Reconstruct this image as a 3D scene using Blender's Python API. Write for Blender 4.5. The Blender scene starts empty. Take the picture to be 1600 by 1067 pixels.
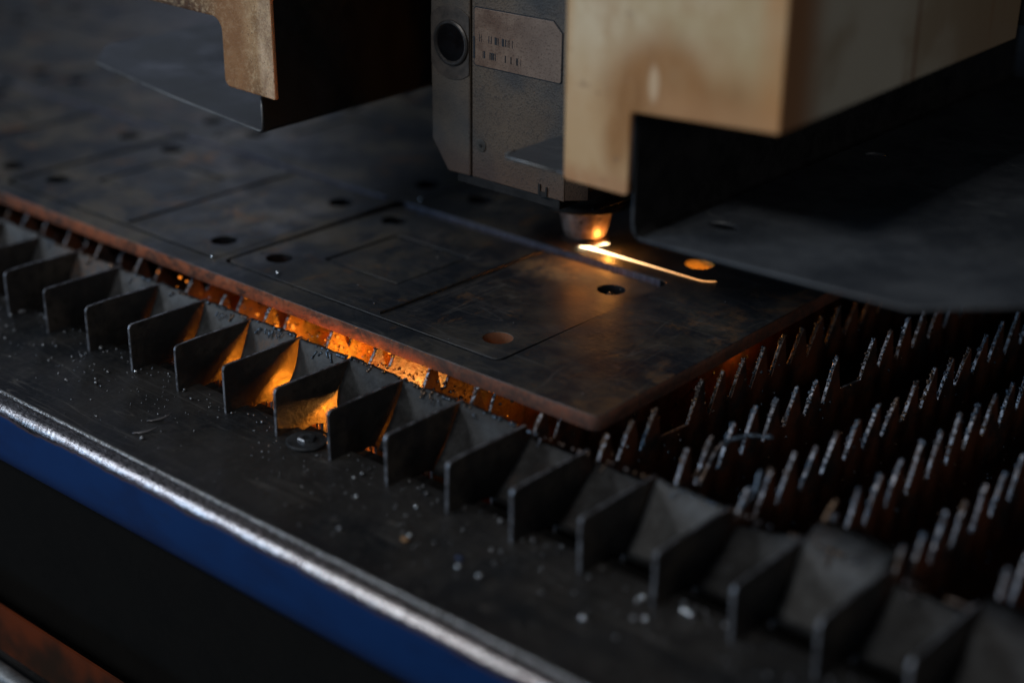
import bpy, bmesh, math, random
from mathutils import Vector, Matrix
import mathutils.noise as mn
random.seed(7)
R = math.radians
scn = bpy.context.scene
COL = scn.collection

# ------------------------------------------------------------------ camera
cam_d = bpy.data.cameras.new('camera')
cam = bpy.data.objects.new('camera', cam_d); COL.objects.link(cam)
rt = Vector((0.7551, 0.6556, 0.0083)).normalized()
fw = Vector((-0.5977, 0.6935, -0.4023)).normalized()
rt = (rt - fw*rt.dot(fw)).normalized(); up = rt.cross(fw)
m = Matrix((rt, up, -fw)).transposed().to_4x4()
m.translation = Vector((1.03, -0.6154, 0.4825))
cam.matrix_world = m
cam_d.sensor_width = 36; cam_d.lens = 57.8
cam_d.clip_start = 0.02; cam_d.clip_end = 60
cam_d.dof.use_dof = True; cam_d.dof.focus_distance = 1.10; cam_d.dof.aperture_fstop = 2.1
scn.camera = cam

# ------------------------------------------------------------------ world, lamps, exposure
w = bpy.data.worlds.new('World'); scn.world = w; w.use_nodes = True
w.node_tree.nodes['Background'].inputs[0].default_value = (0.42, 0.66, 1.0, 1)
w.node_tree.nodes['Background'].inputs[1].default_value = 0.036
scn.view_settings.view_transform = 'Standard'
scn.view_settings.look = 'None'
scn.view_settings.exposure = 0
scn.view_settings.gamma = 1

def area(name, loc, target, size, power, color, size_y=None):
    l = bpy.data.lights.new(name, 'AREA'); l.energy = power; l.color = color; l.size = size
    if size_y: l.shape = 'RECTANGLE'; l.size_y = size_y
    o = bpy.data.objects.new(name, l); COL.objects.link(o)
    o.location = loc
    o.rotation_euler = (Vector(target)-Vector(loc)).to_track_quat('-Z', 'Y').to_euler()
    return o
area('hall_lamp', (0.42, -2.05, 1.95), (0.3, 0.05, 0.1), 0.55, 28, (1.0, 0.95, 0.88), 0.34)
area('hall_lamp_left', (-1.75, -2.0, 1.75), (0.3, 0.05, 0.1), 0.80, 32, (0.93, 0.96, 1.0), 0.34)
area('far_fill', (-2.6, 3.2, 1.9), (0.0, 0.3, 0.0), 1.6, 11, (0.70, 0.78, 1.0))  # added soft light that gives the sheet its gloss
area('side_fill', (3.1, -0.9, 0.95), (0.6, 0.2, 0.05), 0.7, 6.0, (1.0, 0.90, 0.78))  # added warm fill for the cover flank
area('left_cool_fill', (-1.7, -2.9, 0.95), (0.4, 0.1, 0.05), 1.3, 24, (0.46, 0.72, 1.0), 0.6)  # added low cool light for blue glints on teeth and rail

def point(name, loc, power, color, radius):
    l = bpy.data.lights.new(name, 'POINT'); l.energy = power; l.color = color; l.shadow_soft_size = radius
    o = bpy.data.objects.new(name, l); COL.objects.link(o); o.location = loc
    return o
FIRE = (1.0, 0.255, 0.014)
point('cut_flash', (0.3100, 0.2965, 0.0560), 0.20, (1.0, 0.28, 0.025), 0.0060)
point('cut_flash_far', (0.3330, 0.3030, 0.0540), 0.05, (1.0, 0.36, 0.06), 0.0030)
point('jet_glow', (0.330, 0.300, 0.010), 2.0, (1.0, 0.34, 0.035), 0.012)
point('jet_glow_low', (0.336, 0.170, -0.050), 0.9, (1.0, 0.40, 0.08), 0.012)
point('hole_glow_fill', (0.408, 0.340, 0.006), 0.26, (1.0, 0.40, 0.08), 0.010)  # added lamp so the hole by the cut glows from below
point('bay_glow', (0.287, 0.135, -0.010), 0.34, FIRE, 0.010)  # added lamps standing in for spark glow between the slats
point('bay_glow', (0.237, 0.130, -0.010), 0.17, FIRE, 0.010)
point('bay_glow', (0.187, 0.130, -0.010), 0.045, (1.0, .24, .03), 0.010)
point('bay_glow', (0.137, 0.130, -0.010), 0.014, (1.0, .22, .03), 0.010)
point('teeth_glow_fill', (0.462, 0.300, 0.012), 0.022, (1.0, 0.30, 0.03), 0.008)  # added lamp standing in for jet light that reaches the teeth
point('bay_glow', (0.437, 0.140, 0.000), 0.010, FIRE, 0.010)
point('bay_glow', (0.387, 0.160, -0.020), 0.02, (1.0, .28, .03), 0.010)
for k, e in ((2, .004), (3, .016), (4, .10), (5, .26), (6, .24), (7, .010), (8, .003)):
    point('tab_glow', (.05*k + .031, .070, -.010 - .004*(k == 6)), e, FIRE, 0.005)  # added lamps behind the plates, standing in for molten glow below

# ------------------------------------------------------------------ materials
def node(nt, t, **kw):
    n = nt.nodes.new(t)
    for k, v in kw.items():
        if k in n.inputs.keys() if isinstance(k, str) else False: n.inputs[k].default_value = v
        else: setattr(n, k, v)
    return n
def c4(c): return (c[0], c[1], c[2], 1)
class Mat:
    def __init__(s, name, rough=.5, metal=0., spec=.5):
        s.m = bpy.data.materials.new(name); s.m.use_nodes = True; s.nt = s.m.node_tree
        s.b = s.nt.nodes['Principled BSDF']; s.L = s.nt.links.new
        s.b.inputs['Roughness'].default_value = rough
        s.b.inputs['Metallic'].default_value = metal
        s.b.inputs['Specular IOR Level'].default_value = spec
        s.geo = s.nt.nodes.new('ShaderNodeNewGeometry')
        s.sep = s.nt.nodes.new('ShaderNodeSeparateXYZ'); s.L(s.geo.outputs['Position'], s.sep.inputs[0])
        s.nrm = s.nt.nodes.new('ShaderNodeSeparateXYZ'); s.L(s.geo.outputs['True Normal'], s.nrm.inputs[0])
        s.hgt = None
    def noise(s, scale, detail=4, rough=.6, stretch=None, dist=0.):
        n = s.nt.nodes.new('ShaderNodeTexNoise')
        n.inputs['Scale'].default_value = scale; n.inputs['Detail'].default_value = detail
        n.inputs['Roughness'].default_value = rough; n.inputs['Distortion'].default_value = dist
        mp = s.nt.nodes.new('ShaderNodeMapping'); s.L(s.geo.outputs['Position'], mp.inputs[0])
        if stretch:
            mp.inputs['Scale'].default_value = stretch[:3]
            if len(stretch) > 3: mp.inputs['Rotation'].default_value = (0, 0, stretch[3])
        s.L(mp.outputs[0], n.inputs['Vector'])
        return n.outputs[0]
    def ramp(s, f, a, b, lo=0., hi=1., smooth=True):
        n = s.nt.nodes.new('ShaderNodeMapRange'); n.clamp = True
        if smooth: n.interpolation_type = 'SMOOTHSTEP'
        n.inputs[1].default_value = a; n.inputs[2].default_value = b
        n.inputs[3].default_value = lo; n.inputs[4].default_value = hi
        s.L(f, n.inputs[0]); return n.outputs[0]
    def math(s, op, a, b=None, c=None):
        n = s.nt.nodes.new('ShaderNodeMath'); n.operation = op
        for i, v in enumerate((a, b, c)):
            if v is None: continue
            if isinstance(v, (int, float)): n.inputs[i].default_value = v
            else: s.L(v, n.inputs[i])
        return n.outputs[0]
    def mul(s, a, b): return s.math('MULTIPLY', a, b)
    def add(s, a, b): return s.math('ADD', a, b)
    def mix(s, f, a, b):
        n = s.nt.nodes.new('ShaderNodeMix'); n.data_type = 'RGBA'
        for i, v in ((0, f), (6, a), (7, b)):
            if isinstance(v, (int, float)): n.inputs[i].default_value = v
            elif isinstance(v, tuple): n.inputs[i].default_value = c4(v)
            else: s.L(v, n.inputs[i])
        return n.outputs[2]
    def vein(s, scale, w, stretch=None, detail=3, dist=.5):
        n = s.noise(scale, detail, .5, stretch, dist)
        return s.ramp(s.math('ABSOLUTE', s.math('SUBTRACT', n, .5)), 0., w, 1., 0., False)
    def blob(s, c, r0, r1, sc=(1, 1, 1)):
        """1 inside radius r0 of point c falling to 0 at r1 (a patch with its own place)"""
        n = s.nt.nodes.new('ShaderNodeVectorMath'); n.operation = 'SUBTRACT'
        s.L(s.geo.outputs['Position'], n.inputs[0]); n.inputs[1].default_value = c
        k = s.nt.nodes.new('ShaderNodeVectorMath'); k.operation = 'MULTIPLY'
        s.L(n.outputs[0], k.inputs[0]); k.inputs[1].default_value = sc
        l = s.nt.nodes.new('ShaderNodeVectorMath'); l.operation = 'LENGTH'; s.L(k.outputs[0], l.inputs[0])
        return s.ramp(l.outputs['Value'], r0, r1, 1., 0.)
    def color(s, c):
        if isinstance(c, tuple): s.b.inputs['Base Color'].default_value = c4(c)
        else: s.L(c, s.b.inputs['Base Color'])
    def rough(s, r): s.L(r, s.b.inputs['Roughness'])
    def metal(s, r): s.L(r, s.b.inputs['Metallic'])
    def bump(s, h, dist=.0005, strength=1.):
        n = s.nt.nodes.new('ShaderNodeBump'); n.inputs['Distance'].default_value = dist
        n.inputs['Strength'].default_value = strength; s.L(h, n.inputs['Height'])
        s.L(n.outputs[0], s.b.inputs['Normal'])

def emis(name, col, strength):
    q = Mat(name); q.color((0.02, 0.01, 0.005))
    q.b.inputs['Emission Color'].default_value = c4(col); q.b.inputs['Emission Strength'].default_value = strength
    return q.m

def mat_sheet():
    q = Mat('mill_scale_steel')
    n1 = q.noise(9, 6, .65, dist=.6); n2 = q.noise(38, 7, .7, (1, 1, 1)); n3 = q.noise(60, 5, .7, (1, .12, 1, .5), .8)
    n4 = q.noise(5.5, 7, .75, dist=1.2)
    base = q.mix(q.ramp(n1, .35, .68), (.008, .011, .017), (.023, .027, .033))
    base = q.mix(q.mul(q.ramp(n2, .45, .75), .45), base, (.064, .060, .056))
    base = q.mix(q.mul(q.ramp(n3, .56, .72), .35), base, (.006, .007, .010))
    n7 = q.noise(17, 8, .8, dist=.3); base = q.mix(q.mul(q.ramp(n7, .46, .60), q.ramp(q.sep.outputs[0], .30, .0, .25, .85)), base, (.095, .080, .056))
    n10 = q.noise(23, 8, .8, dist=.6); base = q.mix(q.mul(q.ramp(n10, .565, .63), q.ramp(q.sep.outputs[0], .14, .0, .30, .85)), base, (.17, .085, .028))
    glow_patch = q.mul(q.blob((.325, .262, .045), .010, .045, (.8, 1.2, 1)), q.ramp(q.noise(70, 7, .8), .36, .60))
    base = q.mix(q.mul(glow_patch, .8), base, (.26, .17, .075))  # pool of orange light beside the cut, painted into the sheet colour
    n8 = q.noise(110, 4, .7, (.12, 1.6, 1, .35)); base = q.mix(q.mul(q.ramp(n8, .60, .68), .30), base, (.075, .078, .085))
    mask = q.ramp(q.noise(7, 3), .42, .6)
    base = q.mix(q.mul(q.mul(q.vein(30, .008, (1.3, .12, 1, .5), 1, .1), mask), .45), base, (.12, .115, .11))
    base = q.mix(q.mul(q.vein(40, .008, (.12, 1.4, 1, -.6), 1, .1), .30), base, (.10, .10, .105))
    # rust flakes: rare over the sheet, common close to its sawn edges
    edge = q.ramp(q.sep.outputs[0], .40, .495)
    spots = q.mul(q.ramp(q.add(n4, q.mul(edge, .13)), .60, .68), q.ramp(n2, .42, .60))
    base = q.mix(q.mul(spots, .6), base, (.12, .062, .028))
    # sheared side faces are rusty red brown
    side = q.ramp(q.math('ABSOLUTE', q.nrm.outputs[2]), .5, .8, 1., 0.)
    r1 = q.noise(60, 8, .8, (1, 1, 1.3), .5); r2 = q.noise(300, 3, .6)
    rust = q.mix(q.ramp(r1, .38, .62), (.022, .009, .006), (.24, .062, .020))
    rust = q.mix(q.mul(q.ramp(r2, .55, .7), q.ramp(r1, .3, .5)), rust, (.17, .085, .05))
    rust = q.mix(q.mul(q.ramp(q.sep.outputs[0], .18, .40), .6), rust, (.050, .030, .026))
    rust = q.mix(q.ramp(r1, .60, .66), rust, (.030, .028, .032))
    outer = q.math('MAXIMUM', q.ramp(q.sep.outputs[1], .0860, .0880, 1., 0.), q.ramp(q.sep.outputs[0], .4780, .4800))
    rust = q.mix(outer, q.mix(q.ramp(r1, .4, .6), (.003, .004, .005), (.008, .009, .012)), rust)
    hole_glow = q.math('MAXIMUM', q.blob((.3938, .334, .043), .0125, .0135), 0.)
    holeB = q.blob((.3722, .1316, .043), .0125, .0135); rust = q.mix(holeB, rust, (.10, .038, .016))
    rust = q.mix(hole_glow, rust, (.55, .36, .10))  # glow of the hole beside the cut painted into its wall colour
    q.color(q.mix(side, base, rust))
    inner = q.mul(side, q.math('SUBTRACT', 1., q.math('MAXIMUM', outer, holeB))); q.L(q.math('SUBTRACT', .5, q.mul(inner, .47)), q.b.inputs['Specular IOR Level'])
    q.metal(q.math('SUBTRACT', .15, q.mul(side, .15)))
    hot = q.blob((.33, .285, .048), .02, .075, (.8, 1, 1))
    q.rough(q.add(q.add(q.mul(side, .40), q.mul(hot, .18)), q.add(q.mul(glow_patch, .25), q.ramp(n2, .3, .75, .38, .58))))
    q.b.inputs['Metallic'].default_value = .15
    n9 = q.noise(130, 6, .75, (1, .35, 1, .7), .5)
    q.bump(q.add(q.mul(n9, .5), q.mul(r2, .5)), .0006, .5)
    return q.m
def mat_kerf():
    q = Mat('laser_cut_edge', .38, .75)
    n = q.noise(160, 3, .6, (6, 6, .25)); n2 = q.noise(50, 4)
    q.color(q.mix(q.ramp(n, .35, .65), (.07, .075, .11), (.26, .27, .36)))
    q.bump(n, .0006, .8)
    return q.m
def mat_slat():
    q = Mat('slat_steel')
    n1 = q.noise(30, 6, .7); n2 = q.noise(150, 5, .7); n3 = q.noise(420, 3, .6)
    base = q.mix(q.ramp(n1, .4, .65), (.018, .018, .020), (.045, .040, .036))
    base = q.mix(q.mul(q.ramp(n2, .52, .62), .8), base, (.016, .014, .013))
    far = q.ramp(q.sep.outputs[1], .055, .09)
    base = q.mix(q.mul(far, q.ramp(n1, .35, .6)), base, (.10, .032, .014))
    # thin edges are burnt bright
    edge = q.ramp(q.math('ABSOLUTE', q.nrm.outputs[0]), .4, .7, 1., 0.)
    base = q.mix(edge, base, q.mix(q.ramp(n2, .4, .6), (.040, .042, .050), (.19, .205, .24)))
    q.color(base)
    q.metal(q.add(q.mul(edge, .45), .1))
    q.rough(q.ramp(n3, .3, .7, .32, .52))
    q.bump(q.add(q.mul(n2, .5), q.mul(n3, .5)), .0009, .7)
    return q.m
def mat_slag():
    q = Mat('cooled_slag', .34, .7)
    n = q.noise(500, 4, .7); n1 = q.noise(18, 2)
    c = q.mix(q.ramp(n1, .45, .58), (.13, .19, .27), (.20, .13, .085))
    q.color(q.mix(q.ramp(n, .35, .6), (.012, .012, .014), c)); q.bump(n, .0006, .9)
    return q.m
def mat_ramp(f=1., name='dusty_plate'):
    q = Mat(name, .62, .1, .5*f)
    n1 = q.noise(40, 6, .7); n2 = q.noise(260, 4, .7); n3 = q.noise(14, 3, .5)
    n1 = q.noise(55, 7, .8)
    b = q.mix(q.ramp(n1, .40, .62), (.009, .011, .014), (.034, .039, .045))
    b = q.mix(q.mul(q.ramp(n3, .55, .68), q.ramp(n2, .4, .6)), b, (.060, .032, .018))
    b = q.mix(q.mul(q.ramp(n2, .6, .7), .7), b, (.008, .008, .008))
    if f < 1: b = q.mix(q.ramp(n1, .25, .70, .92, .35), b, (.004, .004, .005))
    q.color(b); q.bump(q.add(n1, q.mul(n2, .5)), .0008, .5)
    return q.m
def mat_deck():
    q = Mat('worn_deck_steel', .45, .3)
    n1 = q.noise(9, 5, .6, dist=.8); n2 = q.noise(220, 5, .75); n3 = q.noise(30, 6, .7, (1, .25, 1, .9))
    n4 = q.noise(45, 8, .8, (.3, 3, 1, -.25))
    n6 = q.noise(24, 7, .75, dist=.4)
    b = q.mix(q.ramp(n1, .36, .62), (.006, .008, .011), (.022, .021, .021))
    b = q.mix(q.mul(q.ramp(n6, .50, .64), .6), b, (.036, .035, .034))
    b = q.mix(q.mul(q.ramp(q.add(q.sep.outputs[1], q.mul(n1, .02)), -.044, -.066), .7), b, (.007, .007, .009))
    b = q.mix(q.mul(q.ramp(n2, .50, .72), .75), b, (.044, .044, .045))
    b = q.mix(q.mul(q.ramp(n3, .55, .75), .6), b, (.012, .013, .015))
    b = q.mix(q.mul(q.mul(q.vein(36, .006, (.10, 1.5, 1, .35), 1, 0.), q.ramp(n6, .4, .6)), .6), b, (.11, .105, .10))
    b = q.mix(q.mul(q.vein(50, .005, (.08, 1.3, 1, -.25), 1, 0.), .5), b, (.09, .088, .085))
    b = q.mix(q.ramp(n4, .655, .69), b, (.09, .085, .08))
    q.color(b); q.rough(q.ramp(n3, .3, .7, .34, .60))
    q.bump(q.add(q.mul(n2, .6), q.mul(n1, .5)), .0008, .55)
    return q.m
def mat_beam():
    q = Mat('blue_beam_paint')
    n1 = q.noise(60, 7, .75, (.5, 1, 1)); n2 = q.noise(900, 4, .7, (.25, 1, 1)); n3 = q.noise(26, 6, .75, (.6, 1, 1), .4)
    n5 = q.noise(170, 3, .6, (2.5, .25, .25)); n6 = q.noise(34, 5, .6, (.4, 1, 1))
    z = q.add(q.sep.outputs[2], q.mul(q.math('SUBTRACT', n1, .5), .0085))
    z = q.add(z, q.mul(q.math('SUBTRACT', n3, .5), .006))
    bare = q.ramp(z, -.0104, -.0093)                  # paint worn off the rounding
    rim = q.mul(q.ramp(z, -.0120, -.0107), q.ramp(z, -.0088, -.0070, 1., 0.))
    steel = q.mix(q.ramp(n2, .35, .65), (.22, .22, .245), (.50, .52, .58))
    steel = q.mix(q.mul(q.ramp(q.sep.outputs[2], -.0060, -.0038), .6), steel, (.20, .175, .18))  # dark reflection above the highlight, painted as a browner band
    steel = q.mix(q.mul(q.ramp(n6, .56, .68), .30), steel, (.24, .21, .22))
    chip = q.add(q.ramp(n3, .665, .69), q.ramp(n1, .74, .76))
    blue = q.mix(chip, q.mix(n1, (.0010, .018, .085), (.0016, .028, .125)), (.020, .012, .012))
    blue = q.mix(q.mul(q.ramp(n1, .62, .66), .35), blue, (.006, .010, .022))
    blue = q.mix(q.mul(q.ramp(n6, .45, .7), .5), blue, (.002, .009, .045))
    steel = q.mix(q.mul(q.vein(60, .03, (1.6, .2, .2), 2, .2), .5), steel, (.12, .11, .12))
    col = q.mix(bare, blue, steel)
    col = q.mix(q.mul(rim, .85), col, (.055, .035, .035))
    q.color(col); q.metal(q.mul(bare, .92))
    q.rough(q.mix(bare, (.42, .42, .42), q.mix(q.ramp(n2, .3, .7), (.20, .20, .20), (.36, .36, .36))))
    q.bump(q.add(q.mul(n2, q.add(q.mul(bare, .5), .03)), q.mul(n5, q.mul(bare, .9))), .0009, .55)
    return q.m
def mat_rim():
    q = Mat('ground_rim', .3, .9)
    n = q.noise(620, 4, .7); q.color(q.mix(q.ramp(n, .42, .58), (.06, .055, .055), (.62, .66, .70)))
    q.bump(n, .0012, 1.)
    return q.m
def mat_cover():
    q = Mat('scorched_cream_paint', .40, 0.)
    n1 = q.noise(14, 4, .55, dist=.3); n2 = q.noise(45, 5, .6, (1, 1, .25)); n3 = q.noise(500, 3, .7); n4 = q.noise(90, 4, .6, (1.5, 1.5, .06))
    P = q.sep.outputs
    n5 = q.noise(60, 4, .6)
    n6 = q.noise(30, 7, .75, (1, 1, .6)); n7 = q.noise(9, 4, .6)
    b = q.mix(q.ramp(n7, .35, .65), (.40, .305, .17), (.56, .475, .335))
    b = q.mix(q.mul(q.ramp(n6, .44, .62), .55), b, (.34, .215, .105))
    warm = q.math('MAXIMUM', q.ramp(P[2], .285, .225), q.ramp(P[0], .459, .450))
    b = q.mix(q.mul(warm, .70), b, (.46, .285, .135))
    jit = q.mul(q.math('SUBTRACT', n6, .5), .045)
    def bl(c, r0, r1, sc):
        v = s_blob(c, sc); return q.ramp(q.add(v, jit), r0, r1, 1., 0.)
    def s_blob(c, sc):
        n = q.nt.nodes.new('ShaderNodeVectorMath'); n.operation = 'SUBTRACT'; q.L(q.geo.outputs['Position'], n.inputs[0]); n.inputs[1].default_value = c
        k = q.nt.nodes.new('ShaderNodeVectorMath'); k.operation = 'MULTIPLY'; q.L(n.outputs[0], k.inputs[0]); k.inputs[1].default_value = sc
        l = q.nt.nodes.new('ShaderNodeVectorMath'); l.operation = 'LENGTH'; q.L(k.outputs[0], l.inputs[0]); return l.outputs['Value']
    h = bl((.520, .1, .236), .028, .052, (.95, .2, 1.0))
    h = q.math('MAXIMUM', h, q.mul(bl((.560, .1, .240), .012, .040, (.8, .2, 1.1)), .8))
    h = q.math('MAXIMUM', h, q.mul(bl((.489, .1, .216), .004, .026, (1.5, .2, .62)), 1.))
    h = q.mul(h, q.ramp(n6, .30, .62, .78, 1.))
    b = q.mix(h, b, q.mix(q.ramp(n2, .35, .65), (.20, .090, .026), (.30, .150, .055)))
    b = q.mix(q.mul(q.ramp(P[0], .574, .592), q.ramp(n2, .3, .6, .35, 1.)), b, (.40, .195, .070))
    low = q.mul(q.ramp(P[2], .256, .238), q.ramp(P[0], .50, .52))
    b = q.mix(q.mul(low, .55), b, (.42, .23, .11))
    b = q.mix(q.mul(q.ramp(n5, .63, .70), .5), b, (.20, .12, .07))
    foot = q.mul(q.ramp(P[2], .198, .183), q.ramp(n6, .35, .55)); b = q.mix(q.mul(foot, .6), b, (.34, .15, .07))
    # pale fleck where the paint was rubbed
    wv = q.ramp(q.add(s_blob((.5125, .1, .2500), (1.25, .2, .42)), q.mul(jit, .06)), .0022, .0058, 1., 0.)
    b = q.mix(q.mul(wv, .55), b, (.66, .52, .36))
    # left side of the arch is scorched much darker, speckled
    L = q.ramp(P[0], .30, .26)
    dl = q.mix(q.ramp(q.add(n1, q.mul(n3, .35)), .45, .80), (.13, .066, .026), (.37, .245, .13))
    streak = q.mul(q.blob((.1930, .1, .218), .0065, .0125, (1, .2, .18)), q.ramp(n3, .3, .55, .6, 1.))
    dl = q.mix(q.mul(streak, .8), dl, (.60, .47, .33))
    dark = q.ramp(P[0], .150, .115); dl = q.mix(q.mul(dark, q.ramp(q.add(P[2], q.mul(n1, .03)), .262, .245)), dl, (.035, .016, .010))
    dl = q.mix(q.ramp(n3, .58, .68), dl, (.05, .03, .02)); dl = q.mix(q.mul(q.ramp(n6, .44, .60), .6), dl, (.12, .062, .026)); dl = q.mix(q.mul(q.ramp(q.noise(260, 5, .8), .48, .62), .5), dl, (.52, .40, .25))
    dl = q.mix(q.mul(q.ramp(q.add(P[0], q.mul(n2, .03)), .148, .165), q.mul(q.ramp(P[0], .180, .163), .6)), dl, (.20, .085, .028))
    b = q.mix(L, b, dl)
    # flank: grey cream with brown drips
    S = q.ramp(q.nrm.outputs[0], .5, .8)
    sd = q.mix(q.ramp(n1, .35, .62), (.32, .26, .18), (.46, .43, .35))
    sd = q.mix(q.ramp(P[1], .15, .115), sd, (.30, .15, .07))
    sd = q.mix(q.ramp(P[1], .235, .33), sd, (.26, .19, .12))
    sd = q.mix(q.mul(q.ramp(n4, .60, .72), .6), sd, (.22, .11, .05))
    ln = q.mul(q.ramp(P[1], .2425, .2440), q.ramp(P[1], .2475, .2455))
    sd = q.mix(q.mul(ln, .75), sd, (.15, .055, .02))
    b = q.mix(S, b, sd)
    q.color(b); q.rough(q.ramp(n3, .3, .7, .36, .55)); q.bump(q.add(q.mul(n3, q.mul(L, .8)), q.mul(n1, .05)), .0006, .8)
    return q.m
def mat_head():
    q = Mat('speckled_cast_metal', .55, .35)
    n1 = q.noise(24, 4, .6); n2 = q.noise(900, 2, .6); n3 = q.noise(11, 4, .5, (1, 1, .5)); n4 = q.noise(1500, 3, .7)
    b = q.mix(q.ramp(n1, .35, .65), (.046, .047, .050), (.098, .082, .068))
    b = q.mix(q.mul(q.ramp(n3, .5, .62), .6), b, (.115, .078, .050))
    lowr = q.ramp(q.sep.outputs[2], .155, .125); b = q.mix(q.mul(lowr, .55), b, (.095, .048, .030))
    b = q.mix(q.mul(q.ramp(n2, .52, .66), .6), b, (.020, .018, .018))
    b = q.mix(q.mul(q.ramp(n4, .60, .72), .6), b, (.16, .12, .085))
    q.color(b); q.bump(n2, .0005, .6); return q.m
def mat_tag():
    q = Mat('scorched_label', .5, .1)
    n1 = q.noise(45, 5, .7); n2 = q.noise(800, 2, .6); n3 = q.noise(13, 3)
    b = q.mix(q.ramp(n1, .35, .65), (.085, .045, .027), (.17, .115, .082))
    b = q.mix(q.mul(q.ramp(q.sep.outputs[0], .30, .36), .6), b, (.17, .135, .115))
    b = q.mix(q.mul(q.ramp(n2, .54, .66), .55), b, (.04, .022, .015))
    q.color(b); q.bump(n2, .0003, .5); return q.m
def plain(name, col, rough=.5, metal=0., var=.35, scale=60, bump=.4, spec=.5):
    q = Mat(name, rough, metal, spec); n = q.noise(scale, 5, .65); n2 = q.noise(scale*7, 3, .6)
    d = tuple(x*(1-var) for x in col); l = tuple(min(1, x*(1+var)) for x in col)
    q.color(q.mix(q.ramp(q.add(q.mul(n, .7), q.mul(n2, .3)), .35, .65), d, l))
    q.rough(q.ramp(n, .3, .7, max(.05, rough-.08), min(1, rough+.12)))
    if bump: q.bump(q.add(n, q.mul(n2, .5)), .0005, bump)
    return q.m
def mat_nozzle():
    q = Mat('heat_tinted_copper', .42, .45)
    n = q.noise(75, 5, .7, (1, 1, 1.4)); n2 = q.noise(160, 4, .7)
    b = q.mix(q.ramp(n, .40, .6), (.44, .33, .285), (.22, .145, .115))
    b = q.mix(q.mul(q.ramp(n2, .54, .64), q.ramp(q.sep.outputs[2], .064, .071)), b, (.025, .022, .024))
    b = q.mix(q.ramp(q.sep.outputs[2], .0585, .0565), b, (.10, .06, .05))
    q.color(b); q.bump(n2, .0004, .4); return q.m

M_sheet, M_kerf, M_slat, M_slag, M_ramp, M_deck = mat_sheet(), mat_kerf(), mat_slat(), mat_slag(), mat_ramp(), mat_deck()
M_ramp_shade = mat_ramp(.6, 'shaded_plate')  # darker copy of the plate material with deep shade painted in
M_beam, M_rim, M_cover, M_head, M_tag, M_nozzle = mat_beam(), mat_rim(), mat_cover(), mat_head(), mat_tag(), mat_nozzle()
def mat_guard():
    q = Mat('graphite_sheet_metal', .52, .15); n = q.noise(18, 7, .75); n2 = q.noise(260, 4, .7)
    b = q.mix(q.ramp(n, .38, .64), (.030, .036, .046), (.052, .060, .072))
    b = q.mix(q.mul(q.vein(26, .005, (.12, 1.2, 1, .4), 1, .1), .5), b, (.10, .11, .12))
    b = q.mix(q.mul(q.ramp(n2, .64, .72), .6), b, (.10, .10, .10))
    q.color(b); q.rough(q.ramp(n, .3, .7, .42, .66)); q.bump(n2, .0003, .4); return q.m
M_guard = mat_guard()
M_black = plain('black_oxide', (.010, .010, .011), .6, .0, .4, 60, .3, .25)
M_void = plain('gap_shade_black', (.003, .003, .003), .9, 0, .2, 30, 0, .1)  # near-black standing in for shade in the recess and below the tabs
M_ink = plain('burnt_print', (.004, .007, .012), .6)
M_inner = plain('sooty_steel', (.030, .018, .013), .75, .1, .5, 30, .6)
M_rail = plain('lower_rail_steel', (.16, .17, .18), .45, .6, .3)
def mat_glow_strip():
    q = Mat('orange_glow_colour', .8, 0, .15); n = q.noise(14, 3, .5)
    q.color(q.mix(q.ramp(n, .40, .60), (.016, .007, .003), (.085, .016, .003))); return q.m  # orange glow reflected low under the table, painted as colour
M_glow_strip = mat_glow_strip()
M_floor = plain('shop_floor', (.03, .03, .032), .7, 0, .3, 4, .2)
M_bead = plain('bright_bead', (.55, .60, .66), .16, 1., .15, 300, .2)
M_rustchip = plain('rust_chip', (.18, .10, .045), .6, .2, .3, 200, .5)
M_bluechip = plain('blue_chip', (.012, .03, .09), .5, .0, .3, 200, .5)
def mat_molten():
    q = Mat('white_hot_metal'); q.color((0.02, 0.01, 0.005))
    t = q.ramp(q.sep.outputs[0], .306, .424, 0., 1., False)
    e = q.mix(q.math('POWER', t, .6), (1.0, .76, .42), (1.0, .44, .14))
    q.L(e, q.b.inputs['Emission Color'])
    q.L(q.add(2.2, q.mul(q.math('POWER', q.math('SUBTRACT', 1., t), 2.5), 14.)), q.b.inputs['Emission Strength'])
    return q.m
M_whitehot = mat_molten()
M_hot = emis('molten_jet_glow', (1.0, .50, .17), 9)
M_ember = emis('glowing_ember', (1.0, .26, .02), 1.3)
M_emberlow = emis('dull_ember', (1.0, .22, .02), .8)

# ------------------------------------------------------------------ mesh helpers
def link(name, me, mats, parent=None, loc=(0, 0, 0)):
    o = bpy.data.objects.new(name, me); COL.objects.link(o)
    if isinstance(mats, (list, tuple)):
        for mt in mats: me.materials.append(mt)
    elif mats: me.materials.append(mats)
    if parent:
        o.parent = parent; o.location = Vector(loc) - parent_world(parent)
    else: o.location = loc
    return o
def parent_world(p):
    v = Vector((0, 0, 0))
    while p: v += p.location; p = p.parent
    return v
def frombm(name, bm, mats, parent=None, loc=(0, 0, 0), smooth=False):
    """bmesh in world coordinates; loc is the origin it gets"""
    loc = Vector(loc)
    bmesh.ops.translate(bm, verts=bm.verts, vec=-loc)
    me = bpy.data.meshes.new(name); bm.to_mesh(me); bm.free()
    if smooth:
        for p in me.polygons: p.use_smooth = True
    return link(name, me, mats, parent, loc)
def thing(name, label, cat, loc=(0, 0, 0), group=None):
    o = bpy.data.objects.new(name, None); COL.objects.link(o); o.location = loc; o.empty_display_size = .02
    return tag(o, label, cat, group)
def tag(o, label, cat, group=None):
    o['label'] = label; o['category'] = cat
    if group: o['group'] = group
    return o
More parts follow.
